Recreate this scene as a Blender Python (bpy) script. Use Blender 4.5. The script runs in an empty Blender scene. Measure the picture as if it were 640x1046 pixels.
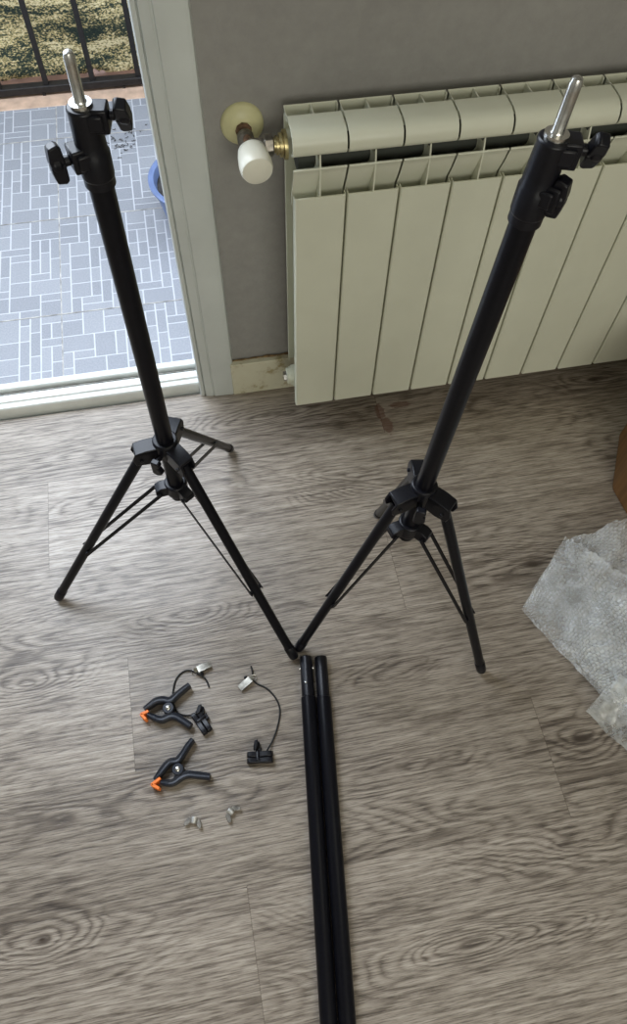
import bpy, bmesh, math, random
from mathutils import Vector, Matrix
random.seed(7)
PI = math.pi
scn = bpy.context.scene
col = scn.collection

# ------------------------------------------------------------------ camera
cam_d = bpy.data.cameras.new('camera')
cam = bpy.data.objects.new('camera', cam_d); col.objects.link(cam)
FW = Vector((0.10525161, 0.48022270, -0.87080897))
RT = Vector((0.98251343, -0.18546124, 0.01647712))
UP = Vector((0.15358862, 0.85731574, 0.49134535))
m = Matrix.Identity(4)
for i in range(3):
    m[i][0] = RT[i]; m[i][1] = UP[i]; m[i][2] = -FW[i]
m[0][3], m[1][3], m[2][3] = 0, 0, 1.25
cam.matrix_world = m
cam_d.sensor_fit = 'VERTICAL'; cam_d.sensor_height = 36
cam_d.lens = 746.07 / 1046 * 36
cam_d.clip_start = .02
scn.camera = cam
scn.view_settings.view_transform = 'Standard'
scn.view_settings.look = 'None'
scn.view_settings.gamma = 1
scn.view_settings.use_curve_mapping = False
scn.view_settings.exposure = 0.0

# ------------------------------------------------------------------ world and lights
w = bpy.data.worlds.new('sky'); scn.world = w; w.use_nodes = True
bg = w.node_tree.nodes['Background']
bg.inputs[0].default_value = (.72, .83, 1.0, 1); bg.inputs[1].default_value = 2.9

def area(name, loc, target, sx, sy, power, color):
    d = bpy.data.lights.new(name, 'AREA'); d.shape = 'RECTANGLE'; d.size = sx; d.size_y = sy
    d.energy = power; d.color = color
    o = bpy.data.objects.new(name, d); col.objects.link(o); o.location = loc
    o.rotation_euler = (Vector(target) - Vector(loc)).to_track_quat('-Z', 'Y').to_euler()
    return o
# unseen fill panel added behind the camera to brighten the room and radiator front
area('rear_fill', (.3, -2.15, 1.55), (.3, 1.0, .5), 2.0, 1.2, 33, (1.0, .975, .87))
# sky light entering over the balcony through the open door
area('door_daylight', (-.55, 1.50, 1.65), (.25, .15, 0), 0.9, 1.1, 28, (.84, .91, 1.0))
area('ceiling_fill', (.9, -.3, 2.42), (.9, -.3, 0), 1.0, 1.0, 4, (1.0, .95, .78))  # soft overhead fill added to lift the room, no fixture there

# ------------------------------------------------------------------ materials
class NT:
    def __init__(s, name):
        s.m = bpy.data.materials.new(name); s.m.use_nodes = True
        s.t = s.m.node_tree; s.b = s.t.nodes['Principled BSDF']
    def n(s, typ, **kw):
        nd = s.t.nodes.new(typ)
        for k, v in kw.items():
            if k.startswith('i_'):
                key = k[2:]
                key = int(key) if key.isdigit() else key
                nd.inputs[key].default_value = v
            else: setattr(nd, k, v)
        return nd
    def l(s, a, b): s.t.links.new(a, b)
    def ramp(s, src, stops, interp='LINEAR'):
        r = s.n('ShaderNodeValToRGB'); r.color_ramp.interpolation = interp
        e = r.color_ramp.elements
        while len(e) < len(stops): e.new(.5)
        for el, (p, c) in zip(e, stops):
            el.position = p; el.color = (*c, 1) if len(c) == 3 else c
        s.l(src, r.inputs[0]); return r.outputs[0]
    def noise(s, vec, scale, detail=3, rough=.5, dist=0, out='Fac'):
        nd = s.n('ShaderNodeTexNoise'); nd.inputs['Scale'].default_value = scale
        nd.inputs['Detail'].default_value = detail; nd.inputs['Roughness'].default_value = rough
        nd.inputs['Distortion'].default_value = dist
        if vec is not None: s.l(vec, nd.inputs['Vector'])
        return nd.outputs[out]
    def math(s, op, a, b=None, c=None):
        nd = s.n('ShaderNodeMath', operation=op)
        for i, v in enumerate((a, b, c)):
            if v is None: continue
            if isinstance(v, (int, float)): nd.inputs[i].default_value = v
            else: s.l(v, nd.inputs[i])
        return nd.outputs[0]
    def mix(s, fac, a, b, mode='MIX'):
        nd = s.n('ShaderNodeMix', data_type='RGBA', blend_type=mode)
        for sock, v in ((nd.inputs[0], fac), (nd.inputs[6], a), (nd.inputs[7], b)):
            if isinstance(v, (int, float)): sock.default_value = v
            elif isinstance(v, tuple): sock.default_value = (*v, 1)
            else: s.l(v, sock)
        return nd.outputs[2]
    def coord(s, scale=(1, 1, 1), kind='Object'):
        tc = s.n('ShaderNodeTexCoord'); mp = s.n('ShaderNodeMapping')
        mp.inputs['Scale'].default_value = scale
        s.l(tc.outputs[kind], mp.inputs[0]); return mp.outputs[0]
    def bump(s, h, strength=.3, dist=.001):
        nd = s.n('ShaderNodeBump'); nd.inputs['Strength'].default_value = strength
        nd.inputs['Distance'].default_value = dist
        s.l(h, nd.inputs['Height']); s.l(nd.outputs[0], s.b.inputs['Normal'])

def simple(name, c, rough=.5, metal=0, var=.06, scale=60, bump=0, spec=.5, coat=0):
    t = NT(name)
    v = t.noise(t.coord(), scale, 4)
    lo = tuple(max(0, x * (1 - var)) for x in c); hi = tuple(min(1, x * (1 + var)) for x in c)
    t.l(t.ramp(v, [(.3, lo), (.7, hi)]), t.b.inputs['Base Color'])
    t.b.inputs['Roughness'].default_value = rough; t.b.inputs['Metallic'].default_value = metal
    t.b.inputs['Specular IOR Level'].default_value = spec
    t.b.inputs['Coat Weight'].default_value = coat
    if bump: t.bump(v, bump)
    return t.m

M = {}
M['black_metal'] = simple('black_painted_metal', (.005, .005, .0075), .30, 0, .2, 200, 0, .18)
M['black_plastic'] = simple('black_plastic', (.006, .006, .009), .34, 0, .2, 300, .1, .3)
M['clamp_plastic'] = simple('charcoal_nylon', (.016, .019, .028), .38, 0, .2, 300, .15, .35)
M['grey_plastic'] = simple('grey_plastic', (.10, .10, .115), .4)
M['steel'] = simple('brushed_steel', (.75, .74, .70), .25, 1, .1, 200)
M['bright_zinc'] = simple('bright_zinc', (.88, .88, .86), .42, 1, .05, 150)
M['nickel'] = simple('dull_nickel', (.52, .50, .44), .35, 1, .3, 150, .2)
M['dark_steel'] = simple('tarnished_steel', (.25, .23, .20), .42, 1, .4, 120, .3)
M['brass'] = simple('tarnished_brass', (.55, .47, .25), .35, 1, .4, 90, .2)
M['rust'] = simple('rusty_pipe', (.16, .09, .05), .8, .2, .6, 150, .6)
M['orange'] = simple('orange_plastic', (.95, .22, .03), .45)
M['cream_enamel'] = simple('cream_enamel', (.71, .715, .575), .36, 0, .03, 12)
M['knob'] = simple('ivory_plastic', (.85, .83, .70), .3, 0, .03, 30)
M['rosette'] = simple('yellowed_plastic', (.70, .67, .38), .4, 0, .12, 30)
M['cavity_shade'] = simple('shade_dark_metal', (.05, .055, .045), .7)  # near-black colour stands in for shade inside the radiator's hood gap
M['frame'] = simple('door_frame_paint', (.64, .67, .64), .4, 0, .04, 18)
M['threshold'] = simple('door_threshold_paint', (.78, .80, .76), .35, 0, .06, 30)
M['track'] = simple('dark_threshold_track', (.22, .21, .18), .7, 0, .5, 90)  # mottled dark strip along the threshold groove
M['white_wall'] = simple('white_plaster', (.46, .455, .42), .9)
M['cord'] = simple('black_elastic_cord', (.012, .012, .012), .7, 0, .3, 900, .4)
M['bin_blue'] = simple('blue_plastic', (.13, .18, .33), .45, 0, .1, 30)
M['rail_iron'] = simple('dark_iron', (.014, .011, .010), .6, 0, .4, 80, .3)

# wall plaster
t = NT('grey_plaster'); c = t.coord()
n1 = t.noise(c, 3.2, 5, .6); n2 = t.noise(c, 45, 5, .65)
base = t.ramp(n1, [(.3, (.285, .275, .258)), (.7, (.345, .335, .312))])
t.l(t.mix(.25, base, t.ramp(n2, [(.3, (.24, .23, .22)), (.7, (.40, .39, .36))])), t.b.inputs['Base Color'])
t.b.inputs['Roughness'].default_value = .85; t.bump(t.noise(c, 160, 4), .25, .002)
M['wall'] = t.m

# baseboard with grimy top edge
t = NT('yellowed_baseboard_paint'); c = t.coord()
g = t.ramp(t.noise(c, 26, 5, .7), [(.34, (.40, .33, .17)), (.46, (.66, .63, .47)), (.7, (.70, .68, .52))])
t.l(g, t.b.inputs['Base Color']); t.b.inputs['Roughness'].default_value = .5
M['baseboard'] = t.m
M['grime'] = simple('brown_sealant_grime', (.20, .13, .06), .8, 0, .6, 120, .5)

# laminate floor: u,v of every plank run along and across it
t = NT('oak_laminate')
uvn = t.n('ShaderNodeUVMap', uv_map='plank'); pl = uvn.outputs[0]
uve = t.n('ShaderNodeUVMap', uv_map='edge')
tint = t.n('ShaderNodeAttribute', attribute_name='tint')
def mapped(sx, sy):
    mp = t.n('ShaderNodeMapping'); mp.inputs['Scale'].default_value = (sx, sy, 1)
    t.l(pl, mp.inputs[0]); return mp.outputs[0]
low = t.noise(mapped(1.5, 7.5), 1.0, 2.2, .42, .15)          # contour field: gives cathedral loops
fine = t.noise(mapped(9, 170), 1.0, 5, .72)
lowj = t.math('ADD', low, t.math('MULTIPLY', fine, .035))
# figured grain: growth rings curl around knots lying in the boards (x, y, half length, half width, dark heart)
tcf = t.n('ShaderNodeTexCoord'); heart = None; figure = None
wob = t.noise(tcf.outputs['Object'], 9, 2, .5)
for (x, y, rx, ry, hk) in ((-.376, .051, .10, .05, 1), (.824, .909, .16, .045, 1), (-.216, .231, .20, .055, 0), (-.253, .78, .20, .05, 0), (.246, .744, .17, .055, 1), (-.394, .439, .14, .06, 0),
                           (.507, .18, .15, .045, 1), (.43, .03, .20, .045, 1), (.541, .502, .16, .05, 1), (.228, .184, .15, .04, 0), (.183, .35, .14, .035, 0), (-.118, .497, .15, .05, 0), (.10, .93, .22, .05, 0), (.273, -.072, .2, .04, 0)):
    s2 = t.n('ShaderNodeMapping', vector_type='TEXTURE')
    s2.inputs['Location'].default_value = (x, y, 0); s2.inputs['Scale'].default_value = (rx, ry, 1)
    t.l(tcf.outputs['Object'], s2.inputs[0])
    ln = t.n('ShaderNodeVectorMath', operation='LENGTH'); t.l(s2.outputs[0], ln.inputs[0])
    d_ = t.math('ADD', ln.outputs['Value'], t.math('MULTIPLY', t.math('SUBTRACT', wob, .5), .9))
    f_ = t.math('MAXIMUM', 0.0, t.math('SUBTRACT', 1.0, d_))
    figure = f_ if figure is None else t.math('ADD', figure, f_)
    if hk:
        h_ = t.math('MAXIMUM', 0.0, t.math('SUBTRACT', 1.0, t.math('MULTIPLY', d_, 9.0)))
        heart = h_ if heart is None else t.math('MAXIMUM', heart, h_)
lowj = t.math('ADD', lowj, t.math('MULTIPLY', figure, .11))
saw = t.math('PINGPONG', t.math('MULTIPLY', lowj, 66), 1.0)
rings = t.math('POWER', saw, 1.8)                             # pale early wood, thin dark late-wood lines
pore = t.noise(mapped(26, 520), 1.0, 3, .6)
broad = t.noise(mapped(2.2, 16), 1.0, 3, .5)
patch = t.noise(mapped(2.4, 4.0), 1.0, 2, .5)
amt = t.math('MAXIMUM', .10, t.math('MULTIPLY', t.math('SUBTRACT', patch, .42), 3.0))
amt = t.math('MINIMUM', .85, t.math('ADD', amt, t.math('MULTIPLY', figure, 1.1)))
gr = t.math('ADD', t.math('MULTIPLY', t.math('MULTIPLY_ADD', fine, 1.25, -.125), .80), t.math('MULTIPLY', broad, .30))
gr = t.math('SUBTRACT', gr, t.math('MULTIPLY', t.math('MULTIPLY', rings, amt), .25))
colr = t.ramp(gr, [(.22, (.066, .050, .038)), (.39, (.165, .134, .106)), (.52, (.315, .270, .222)), (.68, (.45, .395, .335))])
colr = t.mix(1.0, colr, t.ramp(pore, [(.36, (.52, .50, .48)), (.50, (1.0, 1.0, 1.0)), (.66, (1.14, 1.14, 1.13))]), 'MULTIPLY')
colr = t.mix(t.math('MULTIPLY', heart, .8), colr, (.05, .035, .025))
nd = t.n('ShaderNodeTexVoronoi'); nd.inputs['Scale'].default_value = 1.0; t.l(mapped(2.3, 6.0), nd.inputs['Vector'])
knot = t.ramp(nd.outputs['Distance'], [(.015, (.35, .28, .22)), (.06, (1, 1, 1))])
colr = t.mix(1.0, colr, knot, 'MULTIPLY')
tr = t.ramp(tint.outputs['Fac'], [(0, (.82, .80, .77)), (1, (1.10, 1.09, 1.08))])
colr = t.mix(1.0, colr, tr, 'MULTIPLY')
# seam lines
sep = t.n('ShaderNodeSeparateXYZ'); t.l(uve.outputs[0], sep.inputs[0])
def edge(o, L):
    a = t.math('MINIMUM', o, t.math('SUBTRACT', L, o)); return a
e = t.math('MINIMUM', edge(sep.outputs[0], 1.285), edge(sep.outputs[1], .196))
seam = t.ramp(t.math('MULTIPLY', e, 100), [(.03, (.62, .6, .57)), (.09, (1, 1, 1))])
colr = t.mix(1.0, colr, seam, 'MULTIPLY')
# dried red stain by the radiator
tc = t.n('ShaderNodeTexCoord'); st_total = None
for (x, y, rx, ry) in ((.336, .905, .010, .022), (.344, .868, .011, .022), (.383, .917, .024, .008)):
    s2 = t.n('ShaderNodeMapping', vector_type='TEXTURE')
    s2.inputs['Location'].default_value = (x, y, 0); s2.inputs['Scale'].default_value = (rx, ry, 1)
    t.l(tc.outputs['Object'], s2.inputs[0])
    ln = t.n('ShaderNodeVectorMath', operation='LENGTH'); t.l(s2.outputs[0], ln.inputs[0])
    v = t.math('SUBTRACT', 1.25, ln.outputs['Value'])
    st_total = v if st_total is None else t.math('MAXIMUM', st_total, v)
sn = t.noise(tc.outputs['Object'], 130, 3)
sm = t.ramp(t.math('ADD', st_total, t.math('MULTIPLY', sn, 1.2)), [(.78, (0, 0, 0)), (1.0, (.6, .6, .6))])
colr = t.mix(sm, colr, (.11, .035, .022))
t.l(colr, t.b.inputs['Base Color'])
t.l(t.ramp(gr, [(.3, (.44,) * 3), (.6, (.33,) * 3)]), t.b.inputs['Roughness'])
t.b.inputs['Specular IOR Level'].default_value = .55
t.bump(t.math('ADD', gr, t.math('MULTIPLY', pore, .5)), .45, .001)
M['floor'] = t.m

# balcony tiles
t = NT('balcony_tile_block'); c = t.coord()
a = t.n('ShaderNodeAttribute', attribute_name='tint')
n = t.noise(c, 300, 3, .6)
b0 = t.ramp(a.outputs['Fac'], [(0, (.235, .245, .27)), (1, (.315, .325, .35))])
t.l(t.mix(.3, b0, t.ramp(n, [(.35, (.18, .19, .21)), (.65, (.40, .41, .43))])), t.b.inputs['Base Color'])
t.b.inputs['Roughness'].default_value = .38; t.bump(n, .5, .0015)
M['tile'] = t.m
M['grout'] = simple('pale_tile_relief', (.52, .53, .56), .5, 0, .05, 60)
M['pink_ledge'] = simple('sun_tinted_terracotta_ledge', (.55, .38, .27), .7, 0, .2, 30)  # terracotta ledge with the sun's warm band put into its colour
M['brown_kerb'] = simple('brown_terracotta_kerb', (.20, .11, .075), .8, 0, .25, 30)

# camouflage / reed fabric screen
t = NT('mottled_screen_fabric')
n1 = t.noise(t.coord((150, 1, 260)), 1, 3, .7); n2 = t.noise(t.coord((7, 1, 26)), 1, 4, .6, .6); n3 = t.noise(t.coord((3, 1, 5)), 1, 2)
mx = t.math('ADD', t.math('MULTIPLY', n1, 1.0), t.math('MULTIPLY', n2, 1.15))
cc = t.ramp(mx, [(.94, (.018, .035, .028)), (1.05, (.07, .09, .055)), (1.10, (.55, .43, .17)), (1.24, (.97, .86, .55))])
cc2 = t.ramp(t.math('MULTIPLY', mx, 1.0), [(.0, (.02, .035, .03)), (1.0, (.02, .035, .03))])
r = [n_ for n_ in t.t.nodes if n_.type == 'VALTORGB'][0]
for el, p in zip(r.color_ramp.elements, (.45, .515, .545, .62)): el.position = p
mxh = t.math('MULTIPLY', mx, .5); t.l(mxh, r.inputs[0])
t.l(cc, t.b.inputs['Base Color']); t.b.inputs['Roughness'].default_value = .8
t.bump(n1, .6, .003)
M['screen'] = t.m

# brown box
t = NT('brown_board'); c = t.coord((60, 60, 4))
t.l(t.ramp(t.noise(c, 1, 4), [(.3, (.15, .070, .022)), (.7, (.26, .13, .042))]), t.b.inputs['Base Color'])
t.b.inputs['Roughness'].default_value = .6
M['brown_board'] = t.m

# plastic films
def film(name, colr, alpha, rough, bumpscale, bs):
    t = NT(name); c = t.coord()
    t.b.inputs['Base Color'].default_value = (*colr, 1)
    t.b.inputs['Roughness'].default_value = rough
    t.b.inputs['Specular IOR Level'].default_value = 1.0
    n = t.noise(c, bumpscale, 4, .65)
    t.l(t.ramp(n, [(.35, (alpha - .22,) * 3), (.65, (min(1, alpha + .22),) * 3)]), t.b.inputs['Alpha'])
    if bs: t.bump(n, bs, .003)
    return t.m
M['bubble'] = film('bubble_film', (.82, .84, .84), .42, .05, 14, 0)
M['clear_film'] = film('clear_film', (.74, .76, .73), .42, .12, 30, .3)

# ------------------------------------------------------------------ mesh helpers
def NB(): return bmesh.new()
def box(bm, x0, x1, y0, y1, z0, z1, mat=None):
    vs = [bm.verts.new((x, y, z)) for x in (x0, x1) for y in (y0, y1) for z in (z0, z1)]
    if mat is not None:
        for v in vs: v.co = mat @ v.co
    for f in ((0, 1, 3, 2), (4, 6, 7, 5), (0, 4, 5, 1), (2, 3, 7, 6), (0, 2, 6, 4), (1, 5, 7, 3)):
        bm.faces.new([vs[i] for i in f])
def prism(bm, pts, axis, a, b, mat=None):
    def P(p, h):
        v = Vector((h, p[0], p[1])) if axis == 'x' else Vector((p[0], h, p[1])) if axis == 'y' else Vector((p[0], p[1], h))
        return mat @ v if mat is not None else v
    A = [bm.verts.new(P(p, a)) for p in pts]; B = [bm.verts.new(P(p, b)) for p in pts]
    n = len(pts)
    for i in range(n): bm.faces.new((A[i], A[(i + 1) % n], B[(i + 1) % n], B[i]))
    bm.faces.new(A[::-1]); bm.faces.new(B)
def tube(bm, pts, rad, seg=14, caps=True):
    pts = [Vector(p) for p in pts]; n = len(pts)
    if isinstance(rad, (int, float)): rad = [rad] * n
    T = [(pts[min(i + 1, n - 1)] - pts[max(i - 1, 0)]).normalized() for i in range(n)]
    for i in range(1, n):
        if T[i].length < 1e-6: T[i] = T[i - 1]
    ref = Vector((0, 0, 1)) if abs(T[0].z) < .9 else Vector((1, 0, 0))
    N = T[0].cross(ref).normalized(); rings = []
    for i in range(n):
        N = (N - T[i] * N.dot(T[i])).normalized(); Bn = T[i].cross(N)
        rings.append([bm.verts.new(pts[i] + (N * math.cos(2 * PI * k / seg) + Bn * math.sin(2 * PI * k / seg)) * rad[i]) for k in range(seg)])
    for i in range(n - 1):
        for k in range(seg):
            bm.faces.new((rings[i][k], rings[i][(k + 1) % seg], rings[i + 1][(k + 1) % seg], rings[i + 1][k]))
    if caps: bm.faces.new(rings[0][::-1]); bm.faces.new(rings[-1])
def lathe(bm, o, d, prof, seg=20):
    """profile of (distance along d, radius) turned about the axis through o"""
    o = Vector(o); d = Vector(d).normalized()
    ref = Vector((0, 0, 1)) if abs(d.z) < .9 else Vector((1, 0, 0))
    N = d.cross(ref).normalized(); B = d.cross(N); rings = []
    for h, r_ in prof:
        r_ = max(r_, 1e-5)
        rings.append([bm.verts.new(o + d * h + (N * math.cos(2 * PI * k / seg) + B * math.sin(2 * PI * k / seg)) * r_) for k in range(seg)])
    for i in range(len(rings) - 1):
        for k in range(seg):
            bm.faces.new((rings[i][k], rings[i][(k + 1) % seg], rings[i + 1][(k + 1) % seg], rings[i + 1][k]))
    bm.faces.new(rings[0][::-1]); bm.faces.new(rings[-1])
def smoothpath(pts, n=6):
    P = [Vector(p) for p in pts]; out = []
    for i in range(len(P) - 1):
        a = P[max(i - 1, 0)]; b = P[i]; c = P[i + 1]; d = P[min(i + 2, len(P) - 1)]
        for k in range(n):
            s = k / n
            out.append(.5 * ((2 * b) + (c - a) * s + (2 * a - 5 * b + 4 * c - d) * s * s + (3 * b - a - 3 * c + d) * s ** 3))
    out.append(P[-1]); return out
def obj(name, bm, mat, parent=None, bevel=0, smooth=True, loc=None):
    bmesh.ops.recalc_face_normals(bm, faces=bm.faces)
    me = bpy.data.meshes.new(name)
    bm.to_mesh(me); bm.free(); me.materials.append(mat)
    if smooth:
        me.polygons.foreach_set('use_smooth', [True] * len(me.polygons))
        me.set_sharp_from_angle(angle=math.radians(38))
    o = bpy.data.objects.new(name, me); col.objects.link(o)
    if loc is not None: o.location = loc
    if parent is not None: o.parent = parent
    if bevel:
        b = o.modifiers.new('bevel', 'BEVEL'); b.width = bevel; b.segments = 2; b.limit_method = 'ANGLE'; b.angle_limit = math.radians(40)
    return o
def empty(name, loc=(0, 0, 0), rz=0):
    o = bpy.data.objects.new(name, None); col.objects.link(o); o.location = loc; o.rotation_euler = (0, 0, rz)
    o.empty_display_size = .02
    return o
def tag(o, label=None, cat=None, group=None, kind=None):
    if label: o['label'] = label
    if cat: o['category'] = cat
    if group: o['group'] = group
    if kind: o['kind'] = kind
    return o
def struct(name, bm, mat, **k): return tag(obj(name, bm, mat, **k), kind='structure')

# ------------------------------------------------------------------ room shell
X0, X1, YB, YW, ZC = -1.9, 2.3, -2.3, 1.02, 2.5
DX0, DX1, DZ = -1.0, -.034, 2.1        # balcony door opening
# floor: laid planks, one mesh
bm = NB(); uvp = bm.loops.layers.uv.new('plank'); uvq = bm.loops.layers.uv.new('edge'); tl = bm.faces.layers.float.new('tint')
PW, PLN = .196, 1.285
rows = {}
ends = {0: .334, 1: -.358, 2: .28, 3: -.225, 4: .452, 5: -.07}
rowtop = 1.046
k = 0; y1 = rowtop
tints = {}
while y1 > YB:
    y0 = y1 - PW
    e0 = ends.get(k, random.uniform(-.6, .6))
    x = e0 - PLN * math.ceil((e0 - X0) / PLN)
    while x < X1:
        a, b = max(x, X0), min(x + PLN, X1); ya, yb = max(y0, YB), min(y1, YW)
        if b > a and yb > ya:
            f = bm.faces.new([bm.verts.new(p) for p in ((a, ya, 0), (b, ya, 0), (b, yb, 0), (a, yb, 0))])
            ox, oy = random.uniform(0, 40), random.uniform(0, 40)
            for lp in f.loops:
                px, py = lp.vert.co.x, lp.vert.co.y
                lp[uvp].uv = (px - x + ox, py - y0 + oy); lp[uvq].uv = (px - x, py - y0)
            f[tl] = random.random()
        x += PLN
    y1 = y0; k += 1
struct('floor', bm, M['floor'], smooth=False)
bm = NB(); box(bm, X0, X1, YB, YW, -.2, -.002); struct('subfloor', bm, M['white_wall'], smooth=False)

bm = NB()                                                    # the wall with the balcony door
box(bm, .036, X1, YW, YW + .08, -.1, ZC); box(bm, X0, DX0 - .07, YW, YW + .08, -.1, ZC); box(bm, DX0 - .07, .036, YW, YW + .08, DZ + .07, ZC)
struct('wall_back', bm, M['wall'], smooth=False)
bm = NB(); box(bm, X1, X1 + .1, YB, YW + .1, -.1, ZC); struct('wall_right', bm, M['white_wall'], smooth=False)
bm = NB(); box(bm, X0 - .1, X0, YB, YW + .1, -.1, ZC); struct('wall_left', bm, M['white_wall'], smooth=False)
bm = NB(); box(bm, X0, X1, YB - .1, YB, -.1, ZC); struct('wall_front', bm, M['white_wall'], smooth=False)
bm = NB(); box(bm, X0 - .1, X1 + .1, YB - .1, YW + .08, ZC, ZC + .1); struct('ceiling', bm, M['white_wall'], smooth=False)

# door: frame post with its profile, lintel, far post, threshold
door = tag(empty('door_1', (DX1, YW, 0)), kind='structure')
def dpart(name, bm, mat, **k):
    bmesh.ops.translate(bm, verts=bm.verts, vec=(-DX1, -YW, 0))
    return obj(name, bm, mat, door, **k)
bm = NB()   # profile in plan (x, y)
prof = [(-.034, 1.075), (-.034, 1.016), (-.0315, 1.013), (-.0255, 1.013), (-.0245, 1.017), (-.0235, 1.017), (-.0225, 1.011), (-.008, 1.009),
        (-.007, 1.0105), (-.005, 1.0105), (-.004, 1.008), (.034, 1.006), (.040, 1.010), (.0425, 1.0195), (.0425, 1.03), (.036, 1.075)]
prism(bm, prof, 'z', 0, DZ + .07)
dpart('frame_post', bm, M['frame'], bevel=.0008)
bm = NB(); prism(bm, [(DX0 + DX1 - x, y) for x, y in prof], 'z', 0, DZ + .07); dpart('frame_post', bm, M['frame'])
bm = NB(); box(bm, DX0, DX1, 1.010, 1.075, DZ, DZ + .07); dpart('frame_lintel', bm, M['frame'])
bm = NB()   # threshold profile (y, z)
prism(bm, [(1.028, 0), (1.028, .022), (1.031, .026), (1.041, .027), (1.043, .031), (1.058, .033), (1.060, .029), (1.0605, .012), (1.078, .012), (1.079, .026), (1.081, .029),
           (1.094, .029), (1.098, .024), (1.098, -.06), (1.028, -.06)], 'x', DX0, DX1 + .001)
dpart('threshold', bm, M['threshold'], bevel=.0006)
bm = NB(); box(bm, DX0, DX1, 1.0612, 1.0775, .0121, .016); box(bm, DX0, DX1, 1.068, 1.0705, .012, .0235); dpart('threshold_track', bm, M['track'])

# baseboard right of the door
bm = NB(); box(bm, .036, X1, 1.004, 1.0199, 0, .094)
bb = struct('baseboard_back', bm, M['baseboard'], bevel=.002)
bm = NB()
pts = [(.0355 + .013 * i, 1.0165 + random.uniform(-.001, .001), .0945 + random.uniform(-.0008, .0012)) for i in range(60)]
tube(bm, pts, [random.uniform(.0012, .0036) for _ in pts], 6)
pts = [(.0368, 1.012, .094 - .0094 * i) for i in range(11)]
tube(bm, pts, [random.uniform(.0008, .0022) for _ in pts], 6)
g = obj('sealant_bead', bm, M['grime'], bb)

# ------------------------------------------------------------------ balcony
bm = NB(); box(bm, -2.2, 1.6, 1.098, 2.16, -.12, -.0003); struct('balcony_floor', bm, M['grout'], smooth=False)
bm = NB(); tl = bm.faces.layers.float.new('tint')
U = .33 / 14
sizes = [(2, 2), (2, 2), (1, 3), (2, 1), (1, 2), (3, 2), (2, 3), (2, 2), (1, 2), (3, 1)]
for ti in range(-3, 3):
    for tj in range(-1, 3):
        ox, oy = -.322 + .33 * ti, 1.305 + .33 * tj
        occ = [[0] * 14 for _ in range(14)]
        rr = random.Random(ti * 31 + tj * 7 + 5)
        for j in range(14):
            for i in range(14):
                if occ[i][j]: continue
                opts = sizes[:]; rr.shuffle(opts); opts.append((1, 1))
                for sw, sh in opts:
                    if i + sw <= 14 and j + sh <= 14 and not any(occ[i + a][j + b] for a in range(sw) for b in range(sh)): break
                for a in range(sw):
                    for b in range(sh): occ[i + a][j + b] = 1
                g_ = .0017
                x0, x1_ = ox + i * U + g_, ox + (i + sw) * U - g_; y0, y1 = oy + j * U + g_, oy + (j + sh) * U - g_
                y0 = max(y0, 1.0985); y1 = min(y1, 2.115)
                if y1 <= y0 + .002: continue
                n0 = len(bm.faces); box(bm, x0, x1_, y0, y1, -.001, .0001 + rr.random() * .0001)
                bm.faces.ensure_lookup_table(); tv = rr.random()
                for q in range(n0, len(bm.faces)): bm.faces[q][tl] = tv
struct('balcony_tiles', bm, M['tile'], smooth=False)
bm = NB()                                                   # joints between the tiles
for ti in range(-3, 4): box(bm, -.3235 + .33 * ti, -.3212 + .33 * ti, 1.0985, 2.115, -.001, .0009)
for tj in range(0, 3): box(bm, -1.3, .66, 1.3038 + .33 * tj, 1.3062 + .33 * tj, -.001, .0009)
struct('balcony_tile_joints', bm, simple('tile_joint_mortar', (.40, .38, .35), .9, 0, .5, 40), smooth=False)
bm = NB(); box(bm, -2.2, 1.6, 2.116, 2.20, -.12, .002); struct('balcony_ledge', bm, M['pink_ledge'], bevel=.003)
bm = NB(); box(bm, -2.2, 1.6, 2.203, 2.44, -.12, .022); struct('balcony_kerb', bm, M['brown_kerb'], bevel=.004)

# railing
ra = tag(empty('balcony_railing', (-.3, 2.19, 0)), 'dark iron balcony railing with thin upright bars beyond the tiled balcony', 'railing')
def rp(name, bm, mat, **k):
    bmesh.ops.translate(bm, verts=bm.verts, vec=(.3, -2.19, 0)); return obj(name, bm, mat, ra, **k)
bm = NB(); box(bm, -1.6, .9, 2.168, 2.196, .008, .028); rp('bottom_rail', bm, M['rail_iron'], bevel=.002)
bm = NB(); box(bm, -1.6, .9, 2.165, 2.205, .98, 1.0); rp('top_rail', bm, M['rail_iron'], bevel=.002)
for i in range(-8, 7):
    x = -.211 + .1295 * i
    bm = NB(); box(bm, x - .007, x + .007, 2.175, 2.189, .028, .98); rp('baluster', bm, M['rail_iron'], bevel=.001)
for x in (-.353, -.127, -1.2, .6):
    bm = NB(); box(bm, x - .004, x + .004, 2.168, 2.2, .002, .012); rp('foot', bm, M['rail_iron'])

# fabric screen tied behind the bars
bm = NB(); nx, nz = 220, 50; vs = []
for j in range(nz + 1):
    row = []
    for i in range(nx + 1):
        x = -1.6 + 2.5 * i / nx; z0 = .016 + .010 * math.sin(x * 23) + .006 * math.sin(x * 61 + 1) + random.uniform(-.006, .006)
        z = z0 + (.99 - z0) * j / nz
        y = 2.232 + .008 * math.sin(x * 14 + z * 5) + .006 * math.sin(z * 30 + x * 6) + random.uniform(-.001, .001)
        row.append(bm.verts.new((x, y, z)))
    vs.append(row)
for j in range(nz):
    for i in range(nx): bm.faces.new((vs[j][i], vs[j][i + 1], vs[j + 1][i + 1], vs[j + 1][i]))
o = obj('privacy_screen', bm, M['screen'])
sd = o.modifiers.new('thick', 'SOLIDIFY'); sd.thickness = .002
tag(o, 'mottled green and straw coloured fabric screen tied behind the balcony bars', 'screen')

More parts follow.
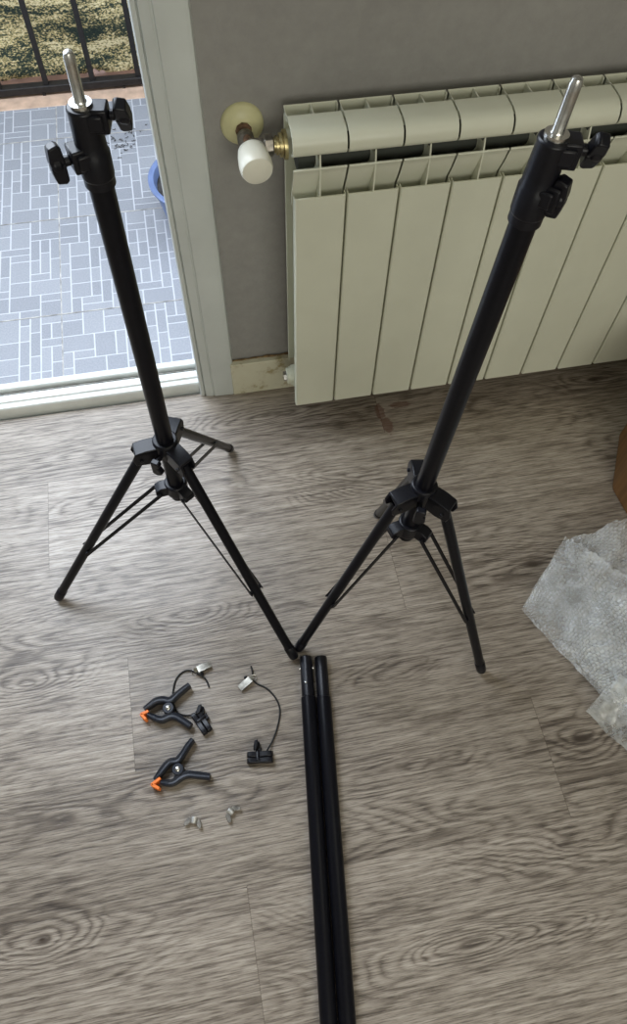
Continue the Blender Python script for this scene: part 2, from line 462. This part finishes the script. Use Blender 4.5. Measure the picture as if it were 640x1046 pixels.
# blue tub
tb = tag(empty('plastic_tub', (.045, 1.60, 0)), 'blue plastic tub on the balcony, half hidden by the door frame', 'tub')
bm = NB(); R_ = .125
lathe(bm, (0, 0, .001), (0, 0, 1), [(0, .095), (.002, .10), (.10, R_ - .004), (.10, R_ + .004), (.104, R_ + .004), (.106, R_), (.104, R_ - .009), (.096, R_ - .012), (.01, .09), (.008, 0)], 48)
obj('tub_body', bm, M['bin_blue'], tb)
bm = NB(); lathe(bm, (0, 0, .072), (0, 0, 1), [(0, 0.09), (.012, .1125), (.02, .100), (.026, 0)], 32)
obj('dark_contents', bm, simple('dark_tub_fill', (.035, .032, .03), .9, 0, .8, 60, .8), tb)  # rough mottled dark filling just under the rim
# crumbs on the balcony
bm = NB()
for i in range(46):
    a = random.choice(((-.175, 1.93), (-.145, 1.90), (-.12, 1.965)))
    x, y = random.gauss(a[0], .022), random.gauss(a[1], .022); an = random.uniform(0, PI)
    L = random.uniform(.004, .011)
    pts = [(x + math.cos(an) * s * L, y + math.sin(an) * s * L, .0022 + .002 * abs(s)) for s in (-.5, 0, .4)]
    pts.append((pts[-1][0] - .003 * math.sin(an), pts[-1][1] + .003 * math.cos(an), .003))
    tube(bm, pts, .0009, 5)
o = obj('dried_debris', bm, simple('dark_dry_debris', (.05, .045, .04), .9))
tag(o, 'scatter of dark dry crumbs on the balcony tiles', 'debris', kind='stuff')

# ------------------------------------------------------------------ radiator
RX, P = .152, .0797
rad = tag(empty('radiator', (RX, 1.02, 0)), 'cream aluminium radiator of flat vertical sections mounted on the grey wall', 'radiator')
def rel(bm): bmesh.ops.translate(bm, verts=bm.verts, vec=(-RX, -1.02, 0)); return bm
def section(i):
    x0 = RX + P * i; c = x0 + P / 2; bm = NB(); g = .0014
    a, b = x0 + g, x0 + P - g
    # front panel, slightly rolled back at its side edges
    prism(bm, [(a, .9125), (a, .9025), (a + .0022, .9), (b - .0022, .9), (b, .9025), (b, .9125), (b - .0016, .9125), (b - .0016, .9035), (a + .0016, .9035), (a + .0016, .9125)], 'z', .069, .550)
    # concave louvre above the front panel
    lv = [(.9030, .5945), (.9055, .5950), (.9075, .5925), (.9100, .583), (.9165, .566), (.926, .545), (.930, .52), (.928, .52), (.9235, .545), (.914, .565), (.9078, .582), (.9050, .5905), (.9030, .5925)]
    prism(bm, lv, 'x', a, b)
    # top hood
    hood = [(.9585, .6385), (.9585, .6410), (.930, .6410), (.920, .6385), (.9130, .6330), (.9095, .6250), (.9085, .6160), (.9110, .6105), (.9165, .6065), (.9240, .6045),
            (.9240, .6065), (.9172, .6085), (.9130, .6120), (.9112, .6165), (.9120, .6240), (.9150, .6310), (.9210, .6360), (.930, .6385)]
    prism(bm, hood, 'x', a, b)
    # back panel and its side flanges
    prism(bm, [(a, .9790), (a, .9880), (b, .9880), (b, .9790), (b - .0014, .9790), (b - .0014, .9862), (a + .0014, .9862), (a + .0014, .9790)], 'z', .115, .6385)
    # gusset lines at hood side
    prism(bm, [(.9585, .6395), (.9585, .628), (.986, .628), (.986, .6375)], 'x', a, a + .0013)
    # central web: flares where it meets the louvre
    prism(bm, [(.9022, .550), (.9042, .5945), (.909, .612), (.915, .601), (.93, .600), (.9585, .628), (.9585, .6395), (.987, .6375), (.987, .60), (.95, .60), (.95, .08), (.9035, .075)], 'x', c - .0012, c + .0012)
    # curved gussets on either side of the web
    for s in (-1, 1):
        for q in range(6):
            t0, t1 = q / 6, (q + 1) / 6
            xa, xb = c + s * .017 * (1 - t0) ** 2, c + s * .017 * (1 - t1) ** 2
            ya, yb = .958 - .046 * t0, .958 - .046 * t1
            za, zb = .585 + .024 * t0, .585 + .024 * t1
            v = [bm.verts.new(p) for p in ((xa, ya, .600), (xb, yb, .600), (xb, yb, .56), (xa, ya, .56))]
            bm.faces.new(v)
    # water column behind the panel
    box(bm, c - .014, c + .014, .936, .962, .10, .585)
    # floor of the rear pocket
    box(bm, a, b, .9585, .986, .606, .608)
    return obj('radiator_section', rel(bm), M['cream_enamel'], rad, bevel=.0006)
for i in range(12): section(i)
for z in (.590, .105):
    bm = NB(); tube(bm, [(RX + (.012 if z > .3 else .002), .950, z), (RX + P * 12 - .002, .950, z)], .0215, 24); obj('manifold', rel(bm), M['cream_enamel'] if z < .3 else M['cavity_shade'], rad)  # upper manifold coloured dark as the gap's shade, lower one plain enamel
bm = NB(); lathe(bm, (RX + .002, .950, .105), (-1, 0, 0), [(0, .019), (.004, .019), (.004, .016), (.010, .016), (.011, .009)], 24)
pg = obj('end_plug', rel(bm), M['cream_enamel'], rad)
bm = NB(); lathe(bm, (RX - .009, .950, .105), (-1, 0, 0), [(0, .010), (.006, .010), (.0065, .006), (.004, .005)], 6); obj('vent_screw', rel(bm), M['steel'], pg)
for x in (RX + .24, RX + .80):
    bm = NB(); box(bm, x - .01, x + .01, .958, 1.0199, .52, .545); obj('wall_bracket', rel(bm), M['cream_enamel'], rad)

# valve
va = tag(empty('radiator_valve', (.10, 1.02, .597)), 'ivory radiator valve knob with rusty pipe at a yellowed wall rosette', 'valve')
def vr(name, bm, mat, **k): bmesh.ops.translate(bm, verts=bm.verts, vec=(-.10, -1.02, -.597)); return obj(name, bm, mat, va, **k)
bm = NB(); lathe(bm, (.097, 1.0198, .598), (0, -1, 0), [(0, .0315), (.004, .0315), (.008, .029), (.013, .021), (.016, .012), (.0165, .008)], 40); vr('rosette', bm, M['rosette'])
bm = NB()
pp = smoothpath([(.097, 1.019, .598), (.097, .995, .598), (.098, .975, .601), (.10, .957, .604)])
tube(bm, pp, .0075, 14); lathe(bm, (.097, 1.004, .598), (0, -1, 0), [(0, .010), (.002, .012), (.007, .012), (.009, .009)], 9)
vr('pipe', bm, M['rust'])
bm = NB(); lathe(bm, (.0975, .990, .597), (0, -1, -.06), [(0, .012), (.012, .0125), (.020, .011), (.034, .013), (.036, .013), (.040, .010)], 16)
tube(bm, [(.10, .957, .604), (.126, .954, .604)], .0095, 16); vr('valve_body', bm, M['dark_steel'])
bm = NB(); lathe(bm, (.119, .953, .604), (1, 0, 0), [(0, .012), (.001, .015), (.013, .015), (.014, .012)], 6); vr('union_nut', bm, M['dark_steel'], bevel=.001)
bm = NB(); lathe(bm, (.133, .951, .604), (1, 0, 0), [(0, .010), (.003, .0105), (.003, .013), (.0055, .013), (.0055, .011), (.008, .011), (.008, .016), (.011, .0165), (.011, .014), (.013, .014), (.0135, .020), (.0185, .020)], 24); vr('collar', bm, M['brass'])
bm = NB()
kd = Vector((.06, -1, -.12)).normalized()
lathe(bm, Vector((.101, .952, .600)), kd, [(0, .0165), (.003, .0200), (.010, .0215), (.026, .0235), (.036, .0235), (.042, .0215), (.0445, .017), (.0450, .0)], 36)
vr('valve_knob', bm, M['knob'])

# ------------------------------------------------------------------ light stands
def stand(name, label, hub, top, feet, zl, knobdirs, lockdir, reach=0, group=None):
    """hub: centre of the leg joint; top: centre of collar's top; feet: three floor points; zl: height of brace joint"""
    hub, top = Vector(hub), Vector(top); A = (top - hub).normalized()
    st = tag(empty(name, (hub.x, hub.y, 0)), label, 'light stand', group)
    O = Vector((hub.x, hub.y, 0))
    def pt(nm, bm, mat, parent=None, **k):
        bmesh.ops.translate(bm, verts=bm.verts, vec=-O); return obj(nm, bm, mat, parent or st, **k)
    def frame(d, o):    # x along d (perp. to axis), z along the axis
        d = (Vector(d) - A * Vector(d).dot(A)).normalized(); e = A.cross(d)
        mm = Matrix.Identity(4)
        for i in range(3): mm[i][0], mm[i][1], mm[i][2], mm[i][3] = d[i], e[i], A[i], o[i]
        return mm
    low = hub + A * (zl - hub.z)
    bm = NB(); tube(bm, [low - A * .030, top - A * .05], .0118, 28); pt('pole', bm, M['black_metal'])
    # hub
    bm = NB(); lathe(bm, hub - A * .013, A, [(0, .0165), (.002, .0180), (.030, .0180), (.033, .0165)], 28)
    for f in feet:
        d = Vector(f) - hub; fr = frame((d.x, d.y, 0), hub)
        prism(bm, [(.012, -.013), (.030, -.017), (.047, -.015), (.050, -.002), (.045, .011), (.030, .014), (.012, .014)], 'y', -.0115, -.0082, fr)
        prism(bm, [(.012, -.013), (.030, -.017), (.047, -.015), (.050, -.002), (.045, .011), (.030, .014), (.012, .014)], 'y', .0082, .0115, fr)
        prism(bm, [(.012, .008), (.046, .007), (.045, .011), (.030, .0145), (.012, .015)], 'y', -.0115, .0115, fr)
        tube(bm, [fr @ Vector((.038, -.0145, -.004)), fr @ Vector((.038, .0145, -.004))], .003, 8)
    hb = pt('leg_bracket', bm, M['black_plastic'], bevel=.0012)
    # lock knob between two legs
    fr = frame(lockdir, hub)
    bm = NB(); tube(bm, [fr @ Vector((.014, 0, -.002)), fr @ Vector((.030, 0, -.002))], .004, 10)
    prism(bm, [(-.004, -.016), (.004, -.018), (.012, -.012), (.010, -.004), (.006, 0), (.010, .005), (.008, .012), (-.004, .011)], 'x', 0, .009,
          fr @ Matrix.Translation((.028, 0, -.004)))
    k_ = pt('lock_knob', bm, M['black_plastic'], bevel=.0015)
    # lower joint
    bm = NB(); lathe(bm, low - A * .015, A, [(0, .0155), (.002, .0175), (.024, .0175), (.026, .0155)], 28)
    for f in feet:
        d = Vector(f) - hub; fr = frame((d.x, d.y, 0), low)
        prism(bm, [(.010, -.012), (.026, -.013), (.033, -.006), (.032, .004), (.024, .009), (.010, .009)], 'y', -.0085, .0085, fr)
        tube(bm, [fr @ Vector((.027, -.0125, -.004)), fr @ Vector((.027, .0125, -.004))], .0026, 8)
    pt('brace_bracket', bm, M['black_plastic'], bevel=.0012)
    # legs with feet, braces
    for f in feet:
        f = Vector(f); d = Vector((f.x - hub.x, f.y - hub.y, 0)); dn = d.normalized(); sd_ = Vector((-dn.y, dn.x, 0))
        fr = frame(dn, hub); a0 = fr @ Vector((.036, 0, -.006)); f0 = Vector((f.x, f.y, .0088)); ld = (f0 - a0).normalized()
        bm = NB(); tube(bm, [a0, f0 - ld * .026], .0078, 20)
        jp = a0.lerp(f0, .60)
        lathe(bm, jp - sd_ * .0105, sd_, [(0, .0025), (.001, .0038), (.020, .0038), (.021, .0025)], 10)
        lg = pt('leg', bm, M['black_metal'])
        bm = NB(); lathe(bm, f0 - ld * .028, ld, [(0, .0082), (.001, .0088), (.024, .0088), (.028, .0078), (.0305, .0045)], 20)
        pt('rubber_foot', bm, M['black_plastic'], lg)
        frl = frame(dn, low); b0 = frl @ Vector((.027, 0, -.004)); bd = (jp - b0).normalized(); up = bd.cross(sd_).normalized()
        for s in (-1, 1):
            bm = NB(); mm = Matrix.Identity(4)
            for i in range(3): mm[i][0], mm[i][1], mm[i][2], mm[i][3] = bd[i], sd_[i], up[i], b0[i]
            ya = s * .0108
            box(bm, -.004, (jp - b0).length + .005, ya - .0009, ya + .0009, -.0036, .0036, mm)
            pt('brace', bm, M['black_metal'], bevel=.0005)
    # collar at the top with two clamps and their wing knobs
    bm = NB()
    lathe(bm, top - A * .066, A, [(.0, .0135), (.001, .0148), (.024, .0152), (.026, .0140), (.040, .0135), (.060, .0128), (.065, .0135), (.066, .0095)], 32)
    for (dv, h) in ((knobdirs[0], -.010), (knobdirs[1], -.043)):
        fr = frame(dv, top + A * h)
        box(bm, .006, .021, -.0095, .0095, -.0105, .0105, fr)
        box(bm, .004, .017, -.0125, .0125, -.007, .007, fr)
    pt('collar', bm, M['black_plastic'], bevel=.0018)
    bm = NB(); lathe(bm, top - A * .074, A, [(0, .0128), (.001, .0142), (.009, .0142), (.010, .0125)], 28); pt('lower_ring', bm, M['black_plastic'])
    for (dv, h, tw) in ((knobdirs[0], -.008, .5), (knobdirs[1], -.043, .1)):
        fr = frame(dv, top + A * h) @ Matrix.Rotation(tw, 4, 'X') @ Matrix.Translation((-.003 - (reach if h < -.02 else 0), 0, 0))
        bm = NB(); lathe(bm, fr @ Vector((.024, 0, 0)), fr.to_3x3() @ Vector((1, 0, 0)), [(0, .0045), (.008, .0045), (.009, .007), (.016, .0075), (.018, .005)], 14)
        # two wings of the T handle
        for s in (-1, 1):
            prism(bm, [(.029, 0), (.0295, s * .005), (.030, s * .015), (.033, s * .0175), (.041, s * .0155), (.0425, s * .005), (.0425, 0)], 'y', -.0055, .0055, fr)
        kn = pt('wing_knob', bm, M['black_plastic'], bevel=.0014)
        bm = NB(); tube(bm, [fr @ Vector((.018, 0, 0)), fr @ Vector((.027, 0, 0))], .0030, 10); pt('bolt', bm, M['dark_steel'], kn)
    bm = NB(); lathe(bm, top - A * .001, A, [(0, .0095), (.004, .0095), (.0045, .0055), (.006, .0048), (.034, .0048), (.040, .0048), (.0435, .0038), (.045, .0015)], 24)
    sp_ = pt('spigot', bm, M['steel'])
    return st
stand('light_stand', 'black tripod light stand in front of the open balcony door', (-.0815, .6165, .388), (-.0735, .6145, .886),
      [(-.3398, .5907, 0), (.0097, .8611, 0), (.0625, .4040, 0)], .285, ((1, -.15, 0), (-1, -.35, 0)), (-.55, -.75, 0))
stand('light_stand', 'black tripod light stand in front of the cream radiator', (.2465, .4600, .424), (.2765, .4660, .918),
      [(.0722, .4172, 0), (.3796, .3214, 0), (.2720, .6560, 0)], .338, ((1, -.25, 0), (.75, -.7, 0)), (-.35, -.85, 0), .014)

# ------------------------------------------------------------------ crossbar tubes on the floor
def bar(p0, p1, label, button):
    p0, p1 = Vector((*p0, 0)), Vector((*p1, 0)); d = (p1 - p0).normalized(); side = Vector((-d.y, d.x, 0))
    t_ = tag(empty('crossbar_tube', p0), label, 'tube', 'crossbar tubes on the floor')
    z = Vector((0, 0, .0127)); L = .76
    bm = NB()
    lathe(bm, z + d * .070, d, [(0, .0106), (.0015, .0125), (L - .072, .0125), (L - .07, .0112)], 32); obj('tube_body', bm, M['black_metal'], t_)
    bm = NB(); lathe(bm, z, d, [(.006, .0082), (.0, .0092), (.0, .0103), (.0015, .0109), (.071, .0109)], 32); n = obj('joint_end', bm, M['black_plastic'], t_)
    if button:
        bm = NB()
        for s in (-1, 1):
            b2 = NB(); lathe(b2, z + d * .020 + side * s * .0095, side * s, [(0, .0024), (.003, .0024), (.004, .0014)], 12); obj('spring_button', b2, M['steel'], t_)
        lathe(bm, z + d * .047 + Vector((-.003, 0, .0098)), (-.2, 0, 1), [(0, .0022), (.0014, .002), (.002, .001)], 12)
        obj('spring_button', bm, M['steel'], t_)
bar((.0822, .3985), (.0190, -.1225), 'black metal crossbar tube with silver spring buttons, the left of two side by side', True)
bar((.1077, .3935), (.0445, -.1275), 'black metal crossbar tube without buttons, the right of two side by side', False)

# ------------------------------------------------------------------ spring clamps
def arm(bm, pts, z0, z1):
    P_ = [Vector((p[0], p[1], 0)) for p in pts]; W = [p[2] for p in pts]
    S = smoothpath(P_, 5); n = len(S); wl = []
    for i in range(n):
        s = i / (n - 1) * (len(W) - 1); a = int(min(s, len(W) - 2)); wl.append(W[a] + (W[a + 1] - W[a]) * (s - a))
    rings = []
    for i in range(n):
        T = (S[min(i + 1, n - 1)] - S[max(i - 1, 0)]).normalized(); N = Vector((-T.y, T.x, 0)); h = wl[i] / 2; r_ = min(.0018, h * .5)
        zc, hh = (z0 + z1) / 2, (z1 - z0) / 2
        rings.append([bm.verts.new(S[i] + N * a + Vector((0, 0, zc + b))) for a, b in
                      ((-h, -hh + r_), (-h, hh - r_), (-h + r_, hh), (-h * .3, hh - .0012), (h * .3, hh - .0012), (h - r_, hh), (h, hh - r_), (h, -hh + r_), (h - r_, -hh), (-h + r_, -hh))])
    m_ = len(rings[0])
    for i in range(n - 1):
        for k in range(m_): bm.faces.new((rings[i][k], rings[i][(k + 1) % m_], rings[i + 1][(k + 1) % m_], rings[i + 1][k]))
    bm.faces.new(rings[0][::-1]); bm.faces.new(rings[-1])
def clamp(label, A_, B_, piv, pads, zb=.0005):
    O = (piv[0], piv[1], 0)
    c_ = tag(empty('spring_clamp', O), label, 'clamp', 'spring clamps on the floor')
    def cp(nm, bm, mat, par=None, **k): bmesh.ops.translate(bm, verts=bm.verts, vec=(-O[0], -O[1], 0)); return obj(nm, bm, mat, par or c_, **k)
    for pts, (z0, z1) in ((A_, (zb, zb + .018)), (B_, (zb + .0003, zb + .017))):
        bm = NB(); arm(bm, pts, z0, z1)
        lathe(bm, (piv[0], piv[1], zb + .002 if pts is A_ else zb + .003), (0, 0, 1), [(0, .0062), (.001, .0095), (.0145, .0095), (.0155, .0085)], 24)
        cp('handle', bm, M['clamp_plastic'])
    bm = NB()
    for q in range(4): lathe(bm, (piv[0] + .002, piv[1] - .004, .003 + q * .0034), (0, 0, 1), [(0, .0050), (.0012, .0058), (.0024, .0050)], 16)
    cp('spring', bm, M['dark_steel'])
    bm = NB(); lathe(bm, (piv[0], piv[1], zb + .0175), (0, 0, 1), [(0, .0040), (.002, .0040), (.003, .0026), (.0032, .0)], 20); cp('rivet', bm, M['steel'])
    tip, ea, eb = pads
    for e_ in (ea, eb):
        d = Vector((e_[0] - tip[0], e_[1] - tip[1], 0)); bm = NB()
        dn = d.normalized(); s_ = Vector((-dn.y, dn.x, 0)); mm = Matrix.Identity(4)
        for i in range(3): mm[i][0], mm[i][1], mm[i][3] = dn[i], s_[i], Vector((tip[0], tip[1], 0))[i]
        box(bm, -.001, d.length, -.0023, .0023, .0010, .0195, mm)
        for q in range(3): box(bm, .001 + q * .004, .0025 + q * .004, -.0029, .0029, .002, .0188, mm)
        cp('jaw_pad', bm, M['orange'], bevel=.0008)
clamp('black spring clamp with orange jaw pads lying across a cord, upper of the two',
      [(-.2009, .3575, .0052), (-.1908, .3627, .0085), (-.18, .3680, .0098), (-.1685, .3678, .0108), (-.1573, .3645, .0110), (-.1435, .3725, .0091), (-.1324, .3792, .0083), (-.1217, .3853, .0073)],
      [(-.1957, .348, .0057), (-.1861, .341, .0092), (-.1738, .3354, .0100), (-.1595, .3387, .0112), (-.1496, .3356, .0109), (-.1378, .3257, .0105), (-.1275, .3160, .0105)],
      (-.1605, .3510), ((-.2060, .3495), (-.1935, .3525), (-.1988, .3395)), .0034)
clamp('black spring clamp with orange jaw pads lying alone, lower of the two',
      [(-.193, .2414, .0059), (-.183, .2514, .0095), (-.1744, .2600, .0100), (-.1661, .2655, .0094), (-.155, .2653, .0105), (-.1452, .2739, .0089), (-.1362, .2845, .0084), (-.1262, .2942, .0075)],
      [(-.1842, .2365, .0059), (-.1746, .2337, .0094), (-.1636, .2331, .0098), (-.152, .2391, .0117), (-.1396, .2407, .0105), (-.1245, .2366, .0105), (-.1055, .2310, .0095)],
      (-.1546, .2507), ((-.1975, .2345), (-.1830, .2420), (-.1862, .2265)))

# ------------------------------------------------------------------ backdrop clips on cords
def backdrop(label, cord, clip_o, clip_rz, metal_o, metal_rz, zpath, rz_h):
    O = Vector((clip_o[0], clip_o[1], 0))
    b_ = tag(empty('backdrop_clip', O), label, 'clip', 'backdrop clips on cords')
    def cp(nm, bm, mat, par=None, mm=None, **k):
        if mm is not None: bmesh.ops.transform(bm, matrix=mm, verts=bm.verts)
        bmesh.ops.translate(bm, verts=bm.verts, vec=-O); return obj(nm, bm, mat, par or b_, **k)
    pts = smoothpath([(p[0], p[1], z) for p, z in zip(cord, zpath)], 7)
    bm = NB(); tube(bm, pts, .0015, 10); cp('cord', bm, M['cord'])
    # black plastic clip: two jaws, two finger grips, spring boss
    mm = Matrix.Translation(O) @ Matrix.Rotation(clip_rz, 4, 'Z') @ Matrix.Diagonal((1.0, 1.15, 1.1, 1))
    for s, nm in ((-1, 'jaw'), (1, 'jaw')):
        bm = NB(); y = s * .0034
        prism(bm, [(-.021, .001), (-.022, .006), (-.020, .012), (-.012, .013), (-.004, .011), (.004, .0115), (.012, .0135), (.019, .0125), (.0215, .007), (.020, .001), (.010, .0005), (.0, .003), (-.010, .0005)], 'y', min(y * .1, y + s * .0045), max(y * .1, y + s * .0045))
        for q in range(5): box(bm, -.018 + q * .009, -.0155 + q * .009, min(0, y), max(0, y), .001, .011)
        cp(nm, bm, M['black_plastic'], mm=mm, bevel=.0022)
    bm = NB(); lathe(bm, (-.004, 0, .008), (0, 1, 0), [(-.006, .003), (-.005, .0045), (.008, .0045), (.010, .003)], 16)
    box(bm, -.008, .002, .003, .0125, .001, .010); cp('spring_boss', bm, M['black_plastic'], mm=mm, bevel=.001)
    for s in (-1, 1):
        bm = NB(); prism(bm, [(-.003, .010), (.003, .010), (.004 + s * .003, .016), (.004 + s * .005, .022), (-.001 + s * .005, .023), (-.003 + s * .002, .016)], 'z', .002 if s < 0 else .010, .0075 if s < 0 else .0155)
        cp('finger_grip', bm, M['black_plastic'], mm=mm @ Matrix.Translation((-.004, 0, 0)) @ Matrix.Rotation(rz_h + s * .28, 4, 'Z'), bevel=.0012)
    # silver metal clip: folded sheet jaws, ring
    MO = Vector((metal_o[0], metal_o[1], 0)); mm = Matrix.Translation(MO) @ Matrix.Rotation(metal_rz, 4, 'Z')
    bm = NB()
    for s in (-1, 1):
        prism(bm, [(-.014, .0055 + s * .0005), (-.014, .0055 + s * .0018), (0, .0055 + s * .0050), (.010, .0055 + s * .0052), (.010, .0055 + s * .0040), (0, .0055 + s * .0038)], 'y', -.0055, .0055)
        for q in (-1, 1): box(bm, -.002, .007, q * .0052 - .0005, q * .0052 + .0005, .0055 + min(0, s * .0050), .0055 + max(0, s * .0050))
        prism(bm, [(.010, .0055 + s * .0046), (.016, .0055 + s * .0075), (.0162, .0055 + s * .0062), (.010, .0055 + s * .0036)], 'y', -.004, .004)
    mc = cp('metal_clip', bm, M['nickel'], mm=mm)
    bm = NB(); ring = [(.016 + .0052 * math.cos(a), .0052 * math.sin(a), .004 + .002 * math.sin(a)) for a in [2 * PI * q / 20 for q in range(21)]]
    tube(bm, ring, .0006, 8, caps=False); cp('ring', bm, M['steel'], mc, mm=mm)
    bm = NB(); lathe(bm, (.006, .009, .001), (0, 0, 1), [(0, .0015), (.0015, .0030), (.0035, .0033), (.0055, .0025), (.0065, .0008)], 14); cp('cord_stop', bm, M['black_plastic'], mc, mm=mm)
c1 = [(-.0904, .3787), (-.0946, .3935), (-.1038, .4022), (-.1179, .4136), (-.1315, .4143), (-.1443, .4044), (-.1509, .3881), (-.1532, .3731), (-.1523, .3559), (-.1452, .3429), (-.1326, .3372), (-.122, .335)]
backdrop('black cord with a silver clip, its black clip touching the upper spring clamp', c1, (-.1095, .3205), math.radians(-64), (-.0965, .4140), math.radians(196),
         [.002, .003, .006, .003, .0018, .0018, .0016, .0016, .0016, .0016, .004, .008], math.radians(60))
c2 = [(-.0139, .4017), (-.0132, .3891), (-.0153, .3806), (-.009, .3707), (.0063, .3592), (.0174, .3434), (.0229, .3253), (.021, .3088), (.0125, .2872), (.0022, .2696), (-.0073, .2569), (-.012, .250)]
backdrop('curved black cord with a silver clip above and a black clip below, nearest the tubes', c2, (-.0215, .2465), math.radians(-8), (-.0270, .3730), math.radians(30),
         [.006, .005, .004, .002, .002, .002, .002, .002, .002, .003, .008, .010], math.radians(5))

# ------------------------------------------------------------------ wing nuts
def wingnut(label, o, rz, tilt):
    O = Vector((*o, 0)); w_ = tag(empty('wing_nut', O), label, 'wing nut', 'wing nuts on the floor')
    R4 = Matrix.Translation((0, 0, .0062)) @ Matrix.Rotation(rz, 4, 'Z') @ Matrix.Rotation(tilt, 4, 'X')
    bm = NB(); lathe(bm, (0, 0, -.0045), (0, 0, 1), [(.001, .0028), (0, .0058), (.004, .0056), (.009, .0046), (.0095, .0030), (.004, .0026)], 20)
    bmesh.ops.transform(bm, matrix=R4, verts=bm.verts); obj('hub', bm, M['bright_zinc'], w_)
    for s in (-1, 1):
        bm = NB(); prism(bm, [(s * .0042, -.003), (s * .0095, -.002), (s * .0135, .004), (s * .0145, .009), (s * .012, .0110), (s * .008, .009), (s * .0045, .004)], 'y', -.0012, .0012)
        bmesh.ops.transform(bm, matrix=R4, verts=bm.verts); obj('wing', bm, M['dark_steel'], w_, bevel=.0007)
wingnut('small silver wing nut on the laminate, the left one of the pair', (-.1385, .1715), math.radians(-20), math.radians(90))
wingnut('small silver wing nut on the laminate, the right one of the pair', (-.0800, .1735), math.radians(42), math.radians(90))

# ------------------------------------------------------------------ bubble wrap and film
def hexdome(u, v, pitch):
    r3 = math.sqrt(3); best = 1e9
    j = round(v / (pitch * r3 / 2))
    for jj in (j - 1, j, j + 1):
        off = .5 * pitch if jj % 2 else 0
        i = round((u - off) / pitch)
        d = (u - i * pitch - off) ** 2 + (v - jj * pitch * r3 / 2) ** 2
        best = min(best, d)
    r_ = pitch * .46
    return math.sqrt(max(0, 1 - best / (r_ * r_)))
from mathutils import noise as mn
def sheet(name, quad, hfun, mat, res=.0017, pitch=.0092, dome=.0042, seed=0, thick=False):
    a, b, c_, d = [Vector((*q, 0)) for q in quad]       # u: a->b, v: a->d
    Lu = max((b - a).length, (c_ - d).length); Lv = max((d - a).length, (c_ - b).length)
    nu, nv = int(Lu / res), int(Lv / res); bm = NB(); vs = []
    for j in range(nv + 1):
        row = []
        for i in range(nu + 1):
            u, v = i / nu, j / nv
            p = (a * (1 - u) + b * u) * (1 - v) + (d * (1 - u) + c_ * u) * v
            q = Vector((p.x * 22, p.y * 22, seed))
            wob = mn.noise(q) * .0075 + mn.noise(q * 3.1) * .0035 - abs(mn.noise(q * 1.9 + Vector((5, 5, 5)))) * .009
            h = hfun(u, v, p) + wob
            if dome: h += dome * hexdome(u * Lu, v * Lv, pitch) * (1 + .35 * mn.noise(q * 9))
            ed = min(u, v) 
            e_ = Vector((mn.noise(q * 1.7 + Vector((3, 0, 0))), mn.noise(q * 1.7 + Vector((0, 9, 0))), 0)) * .004
            row.append(bm.verts.new((p.x + e_.x, p.y + e_.y, max(.0008, h))))
        vs.append(row)
    for j in range(nv):
        for i in range(nu): bm.faces.new((vs[j][i], vs[j][i + 1], vs[j + 1][i + 1], vs[j + 1][i]))
    o = obj(name, bm, mat); return o
# rear sheet (below), front folded sheet (above)
o = sheet('bubble_wrap', [(.618, .538), (.545, .350), (.83, .20), (.93, .560)], lambda u, v, p: .002 + (.040 * min(1, v / .35) + .006 * math.sin(v * 26 + u * 5)) * max(0, 1 - u / .33), M['bubble'], seed=4)
tag(o, 'crinkled clear bubble wrap lying behind the folded sheet at the right edge', 'bubble wrap')
FA = [(.6085, .5395), (.4835, .4163), (.600, .150), (.86, .22)]
def hA(u, v, p):
    s = min(1, v / .10); t_ = min(1, (1 - u) / .06)
    return .022 + .020 * math.sin(min(1, v / .5) * PI / 2) + .010 * max(0, 1 - u / .12) + .004 * math.sin(u * 9 + v * 7)
o = sheet('bubble_wrap', [(.6085, .5395), (.4835, .4163), (.585, .185), (.800, .215)], hA, M['bubble'], seed=1)
tag(o, 'folded clear bubble wrap with a pointed left corner on the laminate', 'bubble wrap')
# under layer of the fold
o2 = sheet('lower_layer', [(.606, .534), (.4850, .4145), (.588, .188), (.800, .215)], lambda u, v, p: .010 + .008 * min(1, v * 2), M['bubble'], seed=2, dome=.002)
o2.parent = o
def hF(u, v, p):
    return .006 + .044 * min(1, max(0, 1 - u) / .5) ** .8
o = sheet('plastic_film', [(.595, .262), (.534, .222), (.640, .040), (.735, .10)], hF, M['clear_film'], res=.003, dome=0, seed=8)
tag(o, 'smooth clear plastic film curling beside the bubble wrap at the lower right', 'plastic film')

# ------------------------------------------------------------------ brown box
bm = NB()
prism(bm, [(.7534, .6344), (.7536, .6290), (.7585, .5760), (.7620, .5720), (.9600, .5700), (.9600, .7600), (.8200, .7600), (.7560, .6420)], 'z', 0, .26)
o = obj('cardboard_box', bm, M['brown_board'], bevel=.003)
tag(o, 'brown box whose corner shows at the right edge behind the bubble wrap', 'box')
